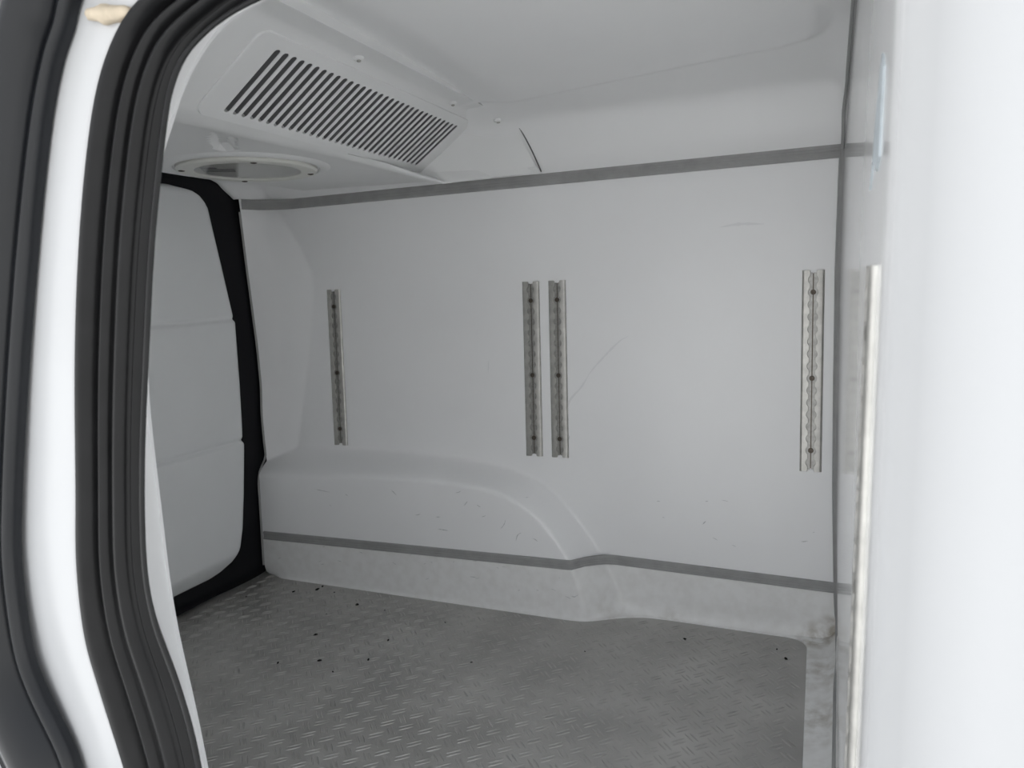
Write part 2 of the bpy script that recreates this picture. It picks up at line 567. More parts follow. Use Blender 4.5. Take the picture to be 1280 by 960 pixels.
def tube_strip(pts, nrm_fn, name, lab, width, height, n=80, parent=None, mt=None):
    p = spline(pts, n)
    tg = np.gradient(p, axis=0); tg /= np.linalg.norm(tg, axis=1)[:, None]
    nr = np.array([nrm_fn(q) for q in p]); nr /= np.linalg.norm(nr, axis=1)[:, None]
    sd = np.cross(tg, nr)
    pr = [(-width/2, -0.002), (-width*0.46, height*0.6), (-width*0.2, height), (0, height*0.7), (width*0.2, height), (width*0.46, height*0.6), (width/2, -0.002)]
    V, F = sweep(p, nr, sd, pr)
    o = link(name, mesh(name, V, F, fix=True), mt or M_GASKET, parent, angle=60)
    if lab: tag(o, lab, 'seam strip', kind='structure')
    return o
cx = lambda z: float(np.interp(z, CZ, CX))
wy = lambda z: float(wall_y(0.03, z))
pts = [(cx(z)-0.003, wy(z)-0.003, z) for z in np.linspace(1.03, 0.14, 14)]
pts += [(cx(.09)-.003, 1.628, .09), (cx(.05)-.002, 1.620, .045), (.046, 1.585, .030), (.045, 1.5, .027)]
pts += [(float(bulk_x(y, .03))-0.003, y, .027) for y in np.linspace(1.4, 0.56, 8)]
tube_strip(pts, lambda q: (-1, -1, 0.15) if q[2] > 0.06 else (-1, -0.25, 0.8), 'trim_3', 'grey seam bead down the corner of far wall and bulkhead and along its foot', 0.013, 0.005, 120)
pts = [(cx(1.03)-.004, wy(1.03)-.006, 1.022), (cx(1.06)-.005, 1.628, 1.055), (cx(1.08)-.006, 1.606, 1.085)]
for y in (1.57, 1.5, 1.4, 1.2, 1.0, .8):
    z = float(ceil_seam(y))-0.034*min(1, max(0, (y-1.3)/.2))*0.75
    pts.append((float(bulk_x(y, z))-0.004, y, z-0.005))
tube_strip(pts, lambda q: (-1, -0.5, -0.6), 'trim_4', 'thin grey seam bead where the ceiling lining meets the bulkhead', 0.006, 0.0025, 80)
# edging at the rear end of the far wall
pts = [(XEND-0.002, float(wall_y(XEND, z))-0.001, z) for z in np.linspace(1.00, 0.03, 30)]
tube_strip(pts, lambda q: (0.6, -1, 0), 'trim_5', 'thin grey edging where the far wall ends at the rear door seal', 0.006, 0.002, 60)

# scuffs and scratches on the wall
def scuff_strip(V, F, pts, width):
    p = spline(pts, max(6, 5*len(pts)))
    y = wall_y(p[:, 0], p[:, 1])-0.0004
    tg = np.gradient(p, axis=0); tg /= np.linalg.norm(tg, axis=1)[:, None]+1e-9
    nr = np.stack([-tg[:, 1], tg[:, 0]], 1)
    k = len(V)
    n = len(p)
    for i in range(n):
        wv = width*math.sin(math.pi*(i+0.4)/(n+0.0))*random.uniform(0.5, 1.1)
        for s in (-1, 1):
            q = p[i]+s*nr[i]*wv
            V.append((q[0], float(wall_y(q[0], q[1]))-0.0005, q[1]))
    for i in range(n-1):
        F.append((k+2*i, k+2*i+1, k+2*i+3, k+2*i+2))
V = []; F = []
for pts, wd in [([(-.565, .44), (-.545, .50), (-.515, .535), (-.495, .565)], .0035), ([(-.50, .56), (-.475, .59), (-.425, .64), (-.40, .655)], .0028),
                ([(-.20, .885), (-.16, .889), (-.11, .886)], .004), ([(-.75, .60), (-.752, .57)], .002)]:
    scuff_strip(V, F, pts, wd)
o = link('smear_marks', mesh('smear_marks', V, F), M_SMEAR, wall_back, angle=None)
tag(o, 'faint broad rub marks', kind='stuff')
V = []; F = []
for pts, wd in [([(-.55, .40), (-.545, .42)], .0012), ([(-.87, .185), (-.85, .184), (-.84, .183)], .0010),
                ([(-.70, .20), (-.69, .212), (-.685, .225)], .0009), ([(-.795, .25), (-.785, .262)], .0011), ([(-1.0, .275), (-.985, .262)], .0010),
                ([(-.76, .255), (-.75, .25)], .0011), ([(-.66, .175), (-.655, .19), (-.645, .197)], .0009),
                ([(-.235, .232), (-.228, .24)], .0011), ([(-1.24, .26), (-1.19, .255)], .0007)]:
    scuff_strip(V, F, pts, wd)
for k in range(46):
    z = random.uniform(.05, .115) if k < 30 else random.uniform(.17, .30)
    x = random.uniform(-1.38, -.5) if k < 38 else random.uniform(-.35, 0)
    a = random.uniform(-.5, .5); l = random.uniform(.004, .018)
    scuff_strip(V, F, [(x, z), (x+l*.5, z+l*.3*a), (x+l, z+l*a)], random.uniform(.0004, .0009))
o = link('scuff_marks', mesh('scuff_marks', V, F), M_SCUFF, wall_back, angle=None)
tag(o, 'grey scuffs and scratches', kind='stuff')

# ------------------------------------------------------------------ rear door (left)
DX = -1.427
PZ = [.046, .050, .055, .064, .080, .11, .158, .25, .371, .45, .545, .716, .779, .85, .922, .975, 1.000, 1.015, 1.030, 1.040, 1.046]
PY = [1.20, 1.30, 1.38, 1.425, 1.456, 1.479, 1.493, 1.508, 1.523, 1.528, 1.531, 1.533, 1.520, 1.506, 1.491, 1.480, 1.475, 1.466, 1.450, 1.425, 1.36]
DZ0, DZ1 = 0.047, 1.048
zz = np.concatenate([np.linspace(DZ0, .10, 30), np.linspace(.105, .37, 30), np.linspace(.375, .41, 16), np.linspace(.42, .69, 24), np.linspace(.695, .735, 16), np.linspace(.745, .97, 24), np.linspace(.975, DZ1, 24)])
YM = 0.60
rows = []
for z in zz:
    ym = float(np.interp(z, PZ, PY))
    # sample Y densely near the edge
    uu = np.concatenate([np.linspace(0, .9, 30), 1-0.1*(1-np.linspace(0.03, 1, 24))**2])
    y = YM+(ym-YM)*uu
    d = np.minimum(ym-y, np.minimum(z-DZ0+0.001, DZ1-z+0.001)*1.0)
    r = 0.020
    e = np.where(d < r, 1-np.sqrt(np.clip(1-(1-d/r)**2, 0, 1)), 0)
    x = np.full_like(y, DX)-0.020*e
    # horizontal creases and the chamfer near the bottom
    zc1 = 0.714+0.01*(y-1.5); zc2 = 0.390
    x += 0.0035*sstep((zc1-z)/0.010+0.5)+0.0045*sstep((zc2-z)/0.012+0.5)
    x -= 0.0045*np.exp(-((z-zc1-0.004)/0.006)**2)+0.005*np.exp(-((z-zc2-0.004)/0.006)**2)
    x -= 0.024*sstep((0.105-z)/0.06)
    rows.append(np.stack([x, y, np.full_like(y, z)], 1))
door = empty('door_1', (DX, 1.1, 0))
tag(door, 'white rear door lining with horizontal creases framed by a black seal', 'door', kind='structure')
V, F = grid(rows)
V = V-np.array([DX, 1.1, 0])
link('door_panel', mesh('door_panel', V, F), M_DOOR, door, angle=None)
# black seal ring round the panel
ringo = spline([(1.17, 1.068), (1.33, 1.079), (1.42, 1.091), (1.49, 1.088), (1.55, 1.060), (1.605, 1.01), (1.625, .843), (1.64, .644), (1.645, .535), (1.64, .446), (1.615, .27), (1.605, .113), (1.59, .004), (1.38, .004), (1.24, .004), (.7, .004)], 140)
ringi = spline([(1.17, 1.03), (1.327, 1.03), (1.416, 1.027), (1.452, 1.0), (1.472, .922), (1.502, .779), (1.513, .716), (1.511, .545), (1.503, .371), (1.473, .158), (1.435, .098), (1.37, .078), (1.23, .072), (.7, .072)], 140)
ringo = np.array(ringo); ringi = np.array(ringi)
P = []
for a, b in zip(ringo, ringi):
    row = []
    for u, h in ((0, -.004), (.05, 0), (.3, .006), (.45, .0065), (.55, .003), (.62, .003), (.75, -.002), (1, -.006)):
        q = a*(1-u)+b*u
        row.append((DX-.014+h-DX, q[0]-1.1, q[1]))
    P.append(row)
V, F = grid(P)
link('door_seal', mesh('door_seal', V, F, fix=True), M_BLACK, door)
wl = box('wall_left', (-1.56, .60, -.03), (-1.455, 1.70, 1.25), M_BLACK)
tag(wl, 'dark door frame behind the rear door lining', 'wall', kind='structure')

# ------------------------------------------------------------------ near side of the van: door opening
NK = 0.50/0.42
def ns(pts): return [(x*NK, CAMZ+(z-CAMZ)*NK) for x, z in pts]
SL = [(0.55, 1.10), (.20, 1.095), (-.10, 1.07), (-.30, 1.03), (-.410, .997), (-.452, .984), (-.479, .964), (-.503, .93), (-.523, .879), (-.543, .807), (-.56, .724), (-.575, .622), (-.586, .55), (-.587, .485), (-.576, .435), (-.555, .363), (-.53, .27), (-.515, .15), (-.51, -.04)]
SR = [(0.55, 1.06), (.20, 1.055), (-.08, 1.030), (-.25, .988), (-.335, .966), (-.387, .960), (-.415, .946), (-.434, .915), (-.447, .872), (-.463, .815), (-.475, .755), (-.490, .679), (-.499, .627), (-.506, .559), (-.505, .518), (-.489, .475), (-.474, .437), (-.466, .383), (-.458, .27), (-.455, .15), (-.455, -.04)]
NS = 200
sl = spline(ns(SL), NS)
sr = spline(ns(SR), 1200)
# pair each left point with the right point lying across the strip
def pair(a, b):
    n = len(a)
    tg = np.gradient(a, axis=0)
    out_ = []
    last = 0
    for i in range(n):
        t = tg[i]/np.linalg.norm(tg[i])
        rel = b[last:]-a[i]
        cost = np.abs(rel@t)+0.15*np.linalg.norm(rel, axis=1)
        last = last+int(np.argmin(cost[:260]))
        out_.append(b[last])
    out_ = np.array(out_)
    k = 9
    pad = np.vstack([out_[:1]]*(k//2)+[out_]+[out_[-1:]]*(k//2))
    return np.stack([np.convolve(pad[:, j], np.ones(k)/k, mode='valid') for j in range(2)], 1)
srp = pair(sl, sr)
YS = 0.50
SPROF = [(0, .008), (.012, .001), (.04, -.007), (.10, -.012), (.18, -.010), (.235, -.002), (.265, .008), (.285, .010), (.305, .004), (.345, -.005), (.39, -.006), (.435, .001), (.465, .010), (.48, .010),
         (.505, .002), (.55, -.004), (.60, -.004), (.645, .004), (.67, .012), (.69, .006), (.71, .006), (.735, .014), (.78, .015), (.83, .011), (.86, .006), (.895, .000), (.94, -.003), (.985, -.003), (1.0, -.001)]
P = []
for a, b in zip(sl, srp):
    P.append([((a*(1-u)+b*u)[0], YS+v, (a*(1-u)+b*u)[1]) for u, v in SPROF])
Vs, Fs = grid(P)

# painted body sheet left of / above the seal, and the jamb return to the inner lining
wall_front = None
bl = spline([(0.60, 1.30), (0.2, 1.30), (-.3, 1.30), (-.7, 1.28), (-1.0, 1.2), (-1.3, 1.05), (-1.5, .9), (-1.56, .7), (-1.56, .5), (-1.56, .35), (-1.54, .2), (-1.50, .0), (-1.45, -.06)], NS)
P = []
for i in range(NS):
    a, b = sl[i], bl[i]
    row = []
    # return under the seal, then rolled edge, flat band and gentle rise
    dirv = (b-a)/np.linalg.norm(b-a)
    tgt = np.linalg.norm(b-a)
    for l, v in ((-.03, .012), (-.006, .004), (0.0, -.002), (.002, -.004), (.006, -.004), (.03, -.003), (.06, -.001), (.10, .004), (.16, .005), (tgt, .005)):
        q = a+dirv*l
        row.append((q[0], YS+v, q[1]))
    P.append(row)
V, F = grid(P, flip=True)
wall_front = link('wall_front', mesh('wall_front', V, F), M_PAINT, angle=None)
tag(wall_front, 'white painted door pillar and body side around the sliding door opening', 'wall', kind='structure')
link('weatherstrip', mesh('weatherstrip', Vs, Fs), M_RUBBER, wall_front, angle=None)
# inner jamb: from behind the seal to the lining edge, then the lining's inside
LJ = [(0.55, 1.075), (.10, 1.07), (-.20, 1.045), (-.36, 1.012), (-.455, .994), (-.49, .976), (-.497, .954), (-.509, .936), (-.527, .916), (-.545, .88), (-.563, .82), (-.575, .75), (-.582, .663), (-.580, .601), (-.576, .474), (-.566, .41), (-.556, .350), (-.54, .20), (-.53, -.04)]
lj = spline([(x*NK, CAMZ+(z-CAMZ)*NK) for x, z in LJ], 1200)
ljp = pair(sl, lj)
P = []
for i in range(NS):
    a = srp[i]; j = ljp[i]
    di = (sl[i]-srp[i]); di /= np.linalg.norm(di)
    P.append([(a[0]+di[0]*.030, YS+.022, a[1]+di[1]*.030), (a[0]+di[0]*.080, YS+.030, a[1]+di[1]*.080), (j[0]+di[0]*.050, .585, j[1]+di[1]*.050), (j[0]+di[0]*.004, .592, j[1]+di[1]*.004), (j[0], .594, j[1]), (j[0]+di[0]*.002, .600, j[1]+di[1]*.002), (j[0]+di[0]*.02, .606, j[1]+di[1]*.02), (bl[i][0], .606, bl[i][1])])
V, F = grid(P)
link('jamb_lining', mesh('jamb_lining', V, F), M_CEIL, wall_front, angle=50)
# sealant lump
bm = bmesh.new()
bmesh.ops.create_uvsphere(bm, u_segments=20, v_segments=12, radius=1)
for v in bm.verts:
    n = 0.12*math.sin(9*v.co.x+3*v.co.z)+0.1*math.cos(7*v.co.z-5*v.co.x)
    v.co = Vector((-.573+v.co.x*.029*(1+n*.4), .493+v.co.y*.008, 1.0175+v.co.z*.0074*(1+n)-v.co.x*.0035))
me = bpy.data.meshes.new('sealant_lump'); bm.to_mesh(me); bm.free()
o = link('sealant_lump', me, M_SEALANT, wall_front, angle=None)
tag(o, 'beige lump of sealant')

# sliding door edge with its own broad black seal (far left)
BR = [(-.40, 1.055), (-.46, 1.025), (-.505, .999), (-.522, .973), (-.538, .950), (-.558, .907), (-.583, .834), (-.610, .744), (-.629, .675), (-.647, .602), (-.658, .542), (-.658, .470), (-.647, .429), (-.616, .373), (-.606, .335), (-.585, .25), (-.575, .1), (-.57, -.04)]
br = spline(ns(BR), NS)
tg = np.gradient(br, axis=0); tg /= np.linalg.norm(tg, axis=1)[:, None]
nl = np.stack([tg[:, 1], -tg[:, 0]], 1)      # pointing away from the opening
nl *= np.where((nl[:, 0] > 0) & (nl[:, 1] < 0.3), -1, 1)[:, None]
BW = 0.088
BPROF = [(-.01, .006), (0, .001), (.02, -.007), (.06, -.010), (.13, -.009), (.17, -.003), (.19, -.001), (.21, -.004), (.25, -.014), (.34, -.024), (.46, -.031), (.58, -.033), (.70, -.030), (.78, -.024),
         (.83, -.018), (.86, -.020), (.90, -.025), (.95, -.022), (.99, -.012), (1.02, .004)]
P = []
def bw(q): return float(np.interp(q[1], [.80, .98], [BW, .066]))
for q, n in zip(br, nl):
    P.append([((q+n*bw(q)*u)[0], .490+v, (q+n*bw(q)*u)[1]) for u, v in BPROF])
V, F = grid(P)
sd_ = empty('door_2', (-.7, .4, 0))
tag(sd_, 'white sliding door edge carrying a broad black rubber seal at far left', 'door', kind='structure')
link('edge_seal', mesh('edge_seal', V-np.array([-.7, .4, 0]), F), M_RUBBER2, sd_, angle=None)
P = []
for q, n in zip(br, nl):
    row = []
    b_ = bw(q)
    for l, v in ((b_*.97, .475), (b_*1.0, .467), (b_+.006, .461), (b_+.02, .459), (b_+.12, .457), (b_+.45, .457)):
        row.append(((q+n*l)[0]+.7, v-.4, (q+n*l)[1]))
    P.append(row)
V, F = grid(P)
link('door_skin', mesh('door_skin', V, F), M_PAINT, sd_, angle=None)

# outer shell: roof, yard
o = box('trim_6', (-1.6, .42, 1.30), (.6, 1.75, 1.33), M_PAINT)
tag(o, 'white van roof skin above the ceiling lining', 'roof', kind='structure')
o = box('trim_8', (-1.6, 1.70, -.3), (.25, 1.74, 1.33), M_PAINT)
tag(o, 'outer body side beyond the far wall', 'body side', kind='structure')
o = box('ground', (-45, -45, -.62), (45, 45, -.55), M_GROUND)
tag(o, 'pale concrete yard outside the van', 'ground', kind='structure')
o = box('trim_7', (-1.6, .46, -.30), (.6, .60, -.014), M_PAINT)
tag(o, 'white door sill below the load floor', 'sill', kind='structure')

# ------------------------------------------------------------------ evaporator unit
ev = empty('evaporator_unit', (-.9, 1.1, 1.17))
EO = np.array([-.9, 1.1, 1.17])
tag(ev, 'white wedge shaped cooling unit with louvred grille under the ceiling', 'cooling unit')
def lerp(a, b, t): return a+(b-a)*t
def face_pt(y, s):
    T = np.array([-.724, y, 1.165])
    B = np.array([-.909, y, 1.0395])
    return T*(1-s)+B*s
BY = [.40, .85, 1.1, 1.34, 1.5, 1.60, 1.66]
BX = [-.914, -.912, -.905, -.893, -.853, -.814, -.800]
BZ = [1.045, 1.045, 1.045, 1.048, 1.034, 1.023, 1.018]
def fold_pt(y):
    return np.array([np.interp(y, BY, BX), y, np.interp(y, BY, BZ)])
def section(y, inset=0.0):
    T = face_pt(y, 0); B = fold_pt(y)
    ax = B-face_pt(y, .8); ax /= np.linalg.norm(ax)
    pts = [(-.680, y, 1.195), (-.680, y, 1.166), (-.700, y, 1.1655), (T[0]+.004, y, T[2])]
    for s in FS: pts.append(tuple(face_pt(y, s)))
    # rounded nose to the underside
    r = 0.014
    for a in np.linspace(0, 1, 7)[1:]:
        p0 = B-ax*r; p1 = B; p2 = B+np.array([-r, 0, -.0005])
        pts.append(tuple((1-a)**2*p0+2*a*(1-a)*p1+a*a*p2))
    xr = float(np.interp(y, [.4, 1.36, 1.44, 1.60, 1.66], [-1.33, -1.315, -1.275, -1.265, -1.262]))
    xf = B[0]-r
    for a in np.linspace(0, 1, 61)[1:]:
        x = lerp(xf, xr, a)
        z = B[2]+lerp(0, 1.0475-B[2], min(1, (xf-x)/.06))
        # shallow groove running from the fold to the lamp
        if .95 < y < 1.16 and x < B[0]-.03 and math.hypot(x+1.126, y-1.279) > .188:
            xg = -.945-(y-1.017)/1.07
            z += .012*float(sstep((.024-abs(x-xg))/.008))
        pts.append((x, y, z))
    pts.append((xr-.006, y, 1.056)); pts.append((xr-.008, y, 1.14))
    return pts
S0, S1 = 0.115, 0.84
FS = [.02, .06, S0, .30, .5, .7, S1, .88]
YH0, YH1 = .905, 1.575
YST = [.62, .70, .78, .85, YH0]+[round(.945+.015*q, 4) for q in range(15)]+[1.22, 1.30, 1.42, 1.50, 1.54, YH1, 1.588, 1.596]
SEC = [section(y) for y in YST]
nf = 4
def end_section(k):
    n = len(SEC[-1])
    Et = np.array([-.640, 1.597, 1.131]); Eb = np.array([-.600, 1.640, 1.034])
    a = np.array(SEC[-1]); e = np.zeros_like(a)
    e[0] = (-.632, 1.598, 1.150); e[1] = (-.634, 1.588, 1.141); e[2] = (-.638, 1.590, 1.138); e[3] = (-.640, 1.594, 1.134)
    for i, s in enumerate(FS): e[nf+i] = lerp(Et, Eb, s)
    base = nf+len(FS)
    for i in range(base, n):
        t = (i-base)/(n-1-base)
        e[i] = (lerp(-.598, -1.262, t), 1.651-.03*t, 1.034+.012*t)
    return a*(1-k)+e*k
ESEC = [end_section(k) for k in (.04, .08, .5, .92, 1.0)]
ALL = np.array([np.array(s) for s in SEC]+[np.array(e) for e in ESEC])
V, F = grid(ALL-EO)
k = ALL.shape[1]
ih0, ih1 = YST.index(YH0), YST.index(YH1)
jh0, jh1 = nf+FS.index(S0), nf+FS.index(S1)
F2 = []
for idx, f in enumerate(F):
    i, j = divmod(idx, k-1)
    if ih0 <= i < ih1 and jh0 <= j < jh1: continue
    F2.append(f)
link('housing', mesh('housing', V, F2), M_EVAP, ev, angle=22)
# grille plate: frame with a window, then one bar per gap between slots
fn = np.cross(face_pt(1.2, 1)-face_pt(1.2, 0), np.array([0, 1.0, 0])); fn /= np.linalg.norm(fn)
if fn[0] < 0: fn = -fn
def fp(y, s, h=0.0): return face_pt(y, s)+fn*h-EO
GY0, GY1, GS0, GS1 = .893, 1.588, .09, .875
HY0, HY1, HS0, HS1 = .938, 1.552, .19, .80
def rounded(y0, y1, s0, s1, ry, rs, n=6):
    o_ = []
    for (cy, cs, a0) in ((y1-ry, s1-rs, 0), (y0+ry, s1-rs, 90), (y0+ry, s0+rs, 180), (y1-ry, s0+rs, 270)):
        for a in np.linspace(a0, a0+90, n):
            o_.append((cy+ry*math.cos(math.radians(a)), cs+rs*math.sin(math.radians(a))))
    return o_
oo = rounded(GY0, GY1, GS0, GS1, .02, .10)
ii = rounded(HY0, HY1, HS0, HS1, .0008, .003)
P = []
for (oy, os_), (iy, is_) in zip(oo, ii):
    P.append([fp(oy, os_, -.002), fp(oy, os_, .0015), fp(oy*.96+iy*.04, os_*.96+is_*.04, .003), fp(iy, is_, .003), fp(iy, is_, -.006)])
P.append(P[0])
V, F = grid(P)
link('grille_frame', mesh('grille_frame', V, F, fix=True), M_EVAP, ev, angle=30)
NSL = 32
pitch = (HY1-HY0)/NSL
sw = pitch*0.60
flen = np.linalg.norm(face_pt(1.2, HS1)-face_pt(1.2, HS0))
def slat_outline(edge=0):
    r = sw/2
    ts = [0, .12, .25, .45, .7, 1.0]
    ds = [r*t for t in ts]
    pr = []
    for d in ds:
        pr.append((d, pitch/2-math.sqrt(max(r*r-(r-d)**2, 0))))
    pr += [(d, pitch/2-r) for d in (flen*.33, flen*.5, flen*.67)]
    pr += [(flen-d, hw) for d, hw in reversed(pr[:6])]
    return pr
SO = slat_outline()
for q in range(NSL+1):
    yc = HY0+q*pitch
    V = []; F = []
    for d, hw in SO:
        s = lerp(HS0, HS1, d/flen)
        l_ = hw if q > 0 else 0.0
        r_ = hw if q < NSL else 0.0
        bv = min(.0008, hw*.3)
        c = face_pt(yc, s)
        V += [c-EO+np.array([0, -l_, 0])+fn*.0014, c-EO+np.array([0, -l_, 0])+fn*.0022, c-EO+np.array([0, -l_+bv*(q > 0), 0])+fn*.003,
              c-EO+np.array([0, r_-bv*(q < NSL), 0])+fn*.003, c-EO+np.array([0, r_, 0])+fn*.0022, c-EO+np.array([0, r_, 0])+fn*.0014]
    n = len(SO)
    for i in range(n-1):
        a, b = i*6, i*6+6
        for j in range(5): F.append((a+j, a+j+1, b+j+1, b+j))
        F.append((a+5, a, b, b+5))
    link('slat', mesh('slat', V, F, fix=True), M_EVAP, ev, angle=40)
    if q == 0: continue
    # deep side of the slat, its shade put into a dark grey colour
    hw = pitch/2-sw/2
    V = []
    for s in (HS0+.004, HS1-.004):
        for h in (.0013, -.0085):
            for dy in (-hw*.96, hw*.96):
                V.append(face_pt(yc, s)+np.array([0, dy, 0])+fn*h-EO)
    link('slat_side', mesh('slat_side', V, [(0, 1, 3, 2), (4, 6, 7, 5), (0, 2, 6, 4), (1, 5, 7, 3), (2, 3, 7, 6), (0, 4, 5, 1)], fix=True), M_SLAT_SIDE, ev, smooth=False)
# black box behind the slots, standing for the shade inside the housing
cen = [fp(y, s, h) for y, s, h in ((YH0-.02, S0-.03, -.016), (YH1+.02, S0-.03, -.016), (YH1+.02, S1+.03, -.016), (YH0-.02, S1+.03, -.016), (YH0-.02, S0-.03, -.03), (YH1+.02, S0-.03, -.03), (YH1+.02, S1+.03, -.03), (YH0-.02, S1+.03, -.03))]
me = mesh('cavity_dark', cen, [(0, 1, 2, 3), (7, 6, 5, 4), (0, 4, 5, 1), (1, 5, 6, 2), (2, 6, 7, 3), (3, 7, 4, 0)], fix=True)
link('cavity_dark', me, M_CAVITY, ev, smooth=False)
# collar around the lamp
LC = np.array([-1.126, 1.279])
LZ = 1.0475
def LP(p): return [(r*1.113, z) for r, z in p]
def lathe(name, prof_, mt, parent, off, cen2, n=64, angle=30, capin=False):
    P = []
    for i in range(n):
        a = 2*math.pi*i/n
        P.append([(cen2[0]+r*math.cos(a)-off[0], cen2[1]+r*math.sin(a)-off[1], z-off[2]) for r, z in prof_])
    P.append(P[0])
    V, F = grid(P)
    return link(name, mesh(name, V, F, fix=True), mt, parent, angle=angle)
lathe('lamp_collar', LP([(.158, LZ+.004), (.152, LZ-.001), (.146, LZ-.0045), (.140, LZ-.006), (.134, LZ-.005), (.1315, LZ+.003)]), M_EVAP, ev, EO, LC)
jp = spline([(-.66, 1.588, 1.148), (-.640, 1.588, 1.142), (-.630, 1.597, 1.130), (-.612, 1.620, 1.085), (-.597, 1.643, 1.036)], 30)-EO
tube_strip(jp, lambda q: (0.5, -1, -0.3), 'joint', None, .003, .001, 30, ev, M_JOINT)  # dark grey sealing line along the end of the housing
# flange screws
def screw(name, parent, loc, nrm, r, mt, h=.002, off=(0, 0, 0), recess=True):
    n = Vector(nrm).normalized()
    bm = bmesh.new()
    prof_ = [(r, 0), (r*.95, h*.5), (r*.7, h*.9), (r*.34, h), (r*.30, h*.35), (0.0001, h*.3)]
    seg = 12
    rings = []
    for rr, hh in prof_:
        rings.append([bm.verts.new((rr*math.cos(2*math.pi*i/seg), rr*math.sin(2*math.pi*i/seg), hh)) for i in range(seg)])
    for a, b in zip(rings[:-1], rings[1:]):
        for i in range(seg):
            bm.faces.new((a[i], a[(i+1) % seg], b[(i+1) % seg], b[i]))
    me = bpy.data.meshes.new(name); bm.to_mesh(me); bm.free()
    o = link(name, me, mt, parent, angle=50)
    o.rotation_euler = n.to_track_quat('Z', 'Y').to_euler()
    o.location = Vector(loc)-Vector(off)
    return o
for (x, y, z) in ((-.722, 1.105, 1.1635), (-.722, 1.452, 1.1640), (-.672, 1.575, 1.146)):
    screw('screw', ev, (x, y, z+.002), (0.15, -.1, -1), .010, M_EVAP, .006, EO)
    screw('screw_head', ev, (x+.001, y, z-.0045), (0.15, -.1, -1), .004, M_SCREWL, .002, EO)

# ------------------------------------------------------------------ round lamp
lamp = empty('dome_lamp', (LC[0], LC[1], LZ-.006))
LO = np.array([LC[0], LC[1], LZ-.006])
tag(lamp, 'round cream rimmed interior lamp with clear lens under the cooling unit', 'lamp')
lathe('bezel', LP([(.1285, LZ-.001), (.1285, LZ-.007), (.125, LZ-.0105), (.115, LZ-.012), (.104, LZ-.0118), (.0975, LZ-.0105), (.096, LZ-.008), (.096, LZ-.001)]), M_BEZEL, lamp, LO, LC)
lathe('lens', LP([(.0965, LZ-.0085), (.09, LZ-.0090), (.06, LZ-.0098), (.03, LZ-.0102), (.0005, LZ-.0103)]), M_LENS, lamp, LO, LC, angle=None)
lathe('reflector', LP([(.0965, LZ-.0078), (.0955, LZ-.004), (.08, LZ-.0015), (.0005, LZ-.001)]), M_BEZEL, lamp, LO, LC, angle=None)
bm = bmesh.new()
box_bm(bm, (-.045, -.022, -.0022), (.02, .010, .003), .001)
me = bpy.data.meshes.new('bulb_holder'); bm.to_mesh(me); bm.free()
o = link('bulb_holder', me, mat('smoked_metal', (.16, .155, .15), .4, metal=.5), lamp)
o.rotation_euler = (0, 0, math.radians(35))
o.location = (-.035, -.030, .0)
bm = bmesh.new()
box_bm(bm, (-.016, -.007, -.0022), (.016, .007, .003), .0008)
me = bpy.data.meshes.new('switch'); bm.to_mesh(me); bm.free()
o = link('switch', me, M_BLACK, lamp)
o.rotation_euler = (0, 0, math.radians(35)); o.location = (-.040, -.072, 0)
for (x, y) in ((-1.217, 1.185), (-1.038, 1.195), (-1.034, 1.368), (-1.214, 1.364)):
    screw('screw', lamp, (x, y, LZ-.0115), (0, 0, -1), .0068, M_SCREW, .002, LO)

# ------------------------------------------------------------------ lashing rails
RL = 0.42
def rail_meshes():
    p0 = .0254
    hw = .0215
    nz = 240
    z = np.linspace(-RL/2, RL/2, nz)
    ph = (z/p0) % 1.0
    dz = (ph-.5)*p0
    xin = np.maximum(.0058, np.sqrt(np.maximum(.0098**2-dz*dz, 0)))
    V = []; F = []
    for sgn in (-1, 1):
        P = []
        for zi, xi in zip(z, xin):
            P.append([(sgn*hw, 0, zi), (sgn*hw, -.0012, zi), (sgn*(hw-.0008), -.0026, zi), (sgn*(hw-.0030), -.0047, zi), (sgn*(hw-.0042), -.0050, zi), (sgn*(xi+.0005), -.0050, zi), (sgn*xi, -.0045, zi), (sgn*xi, -.0010, zi)])
        v, f = grid(P, flip=(sgn > 0))
        k = len(V)
        V += list(v); F += [tuple(a+k for a in t) for t in f]
        # end caps
        m_ = len(P[0])
        F.append(tuple(k+j for j in range(m_)))
        F.append(tuple(k+(nz-1)*m_+j for j in reversed(range(m_))))
    body = mesh('rail_body', V, F, fix=True)
    body.materials.append(M_ALU)
    body.polygons.foreach_set('use_smooth', [True]*len(body.polygons)); body.set_sharp_from_angle(angle=math.radians(30))
    bm = bmesh.new()
    box_bm(bm, (-.0125, -.0022, -RL/2+.005), (-.0011, -.0001, RL/2-.005))
    box_bm(bm, (.0011, -.0022, -RL/2+.005), (.0125, -.0001, RL/2-.005))
    box_bm(bm, (-.0014, -.0008, -RL/2+.006), (.0014, -.0001, RL/2-.006))  # centre groove floor, coloured dark for the shade down in the groove
    bm.faces.ensure_lookup_table()
    for f in bm.faces[-6:]: f.material_index = 1
    ch = bpy.data.meshes.new('rail_channel'); bm.to_mesh(ch); bm.free()
    ch.materials.append(M_ALUD)
    ch.materials.append(M_SCREW)
    return body, ch
RB, RC = rail_meshes()
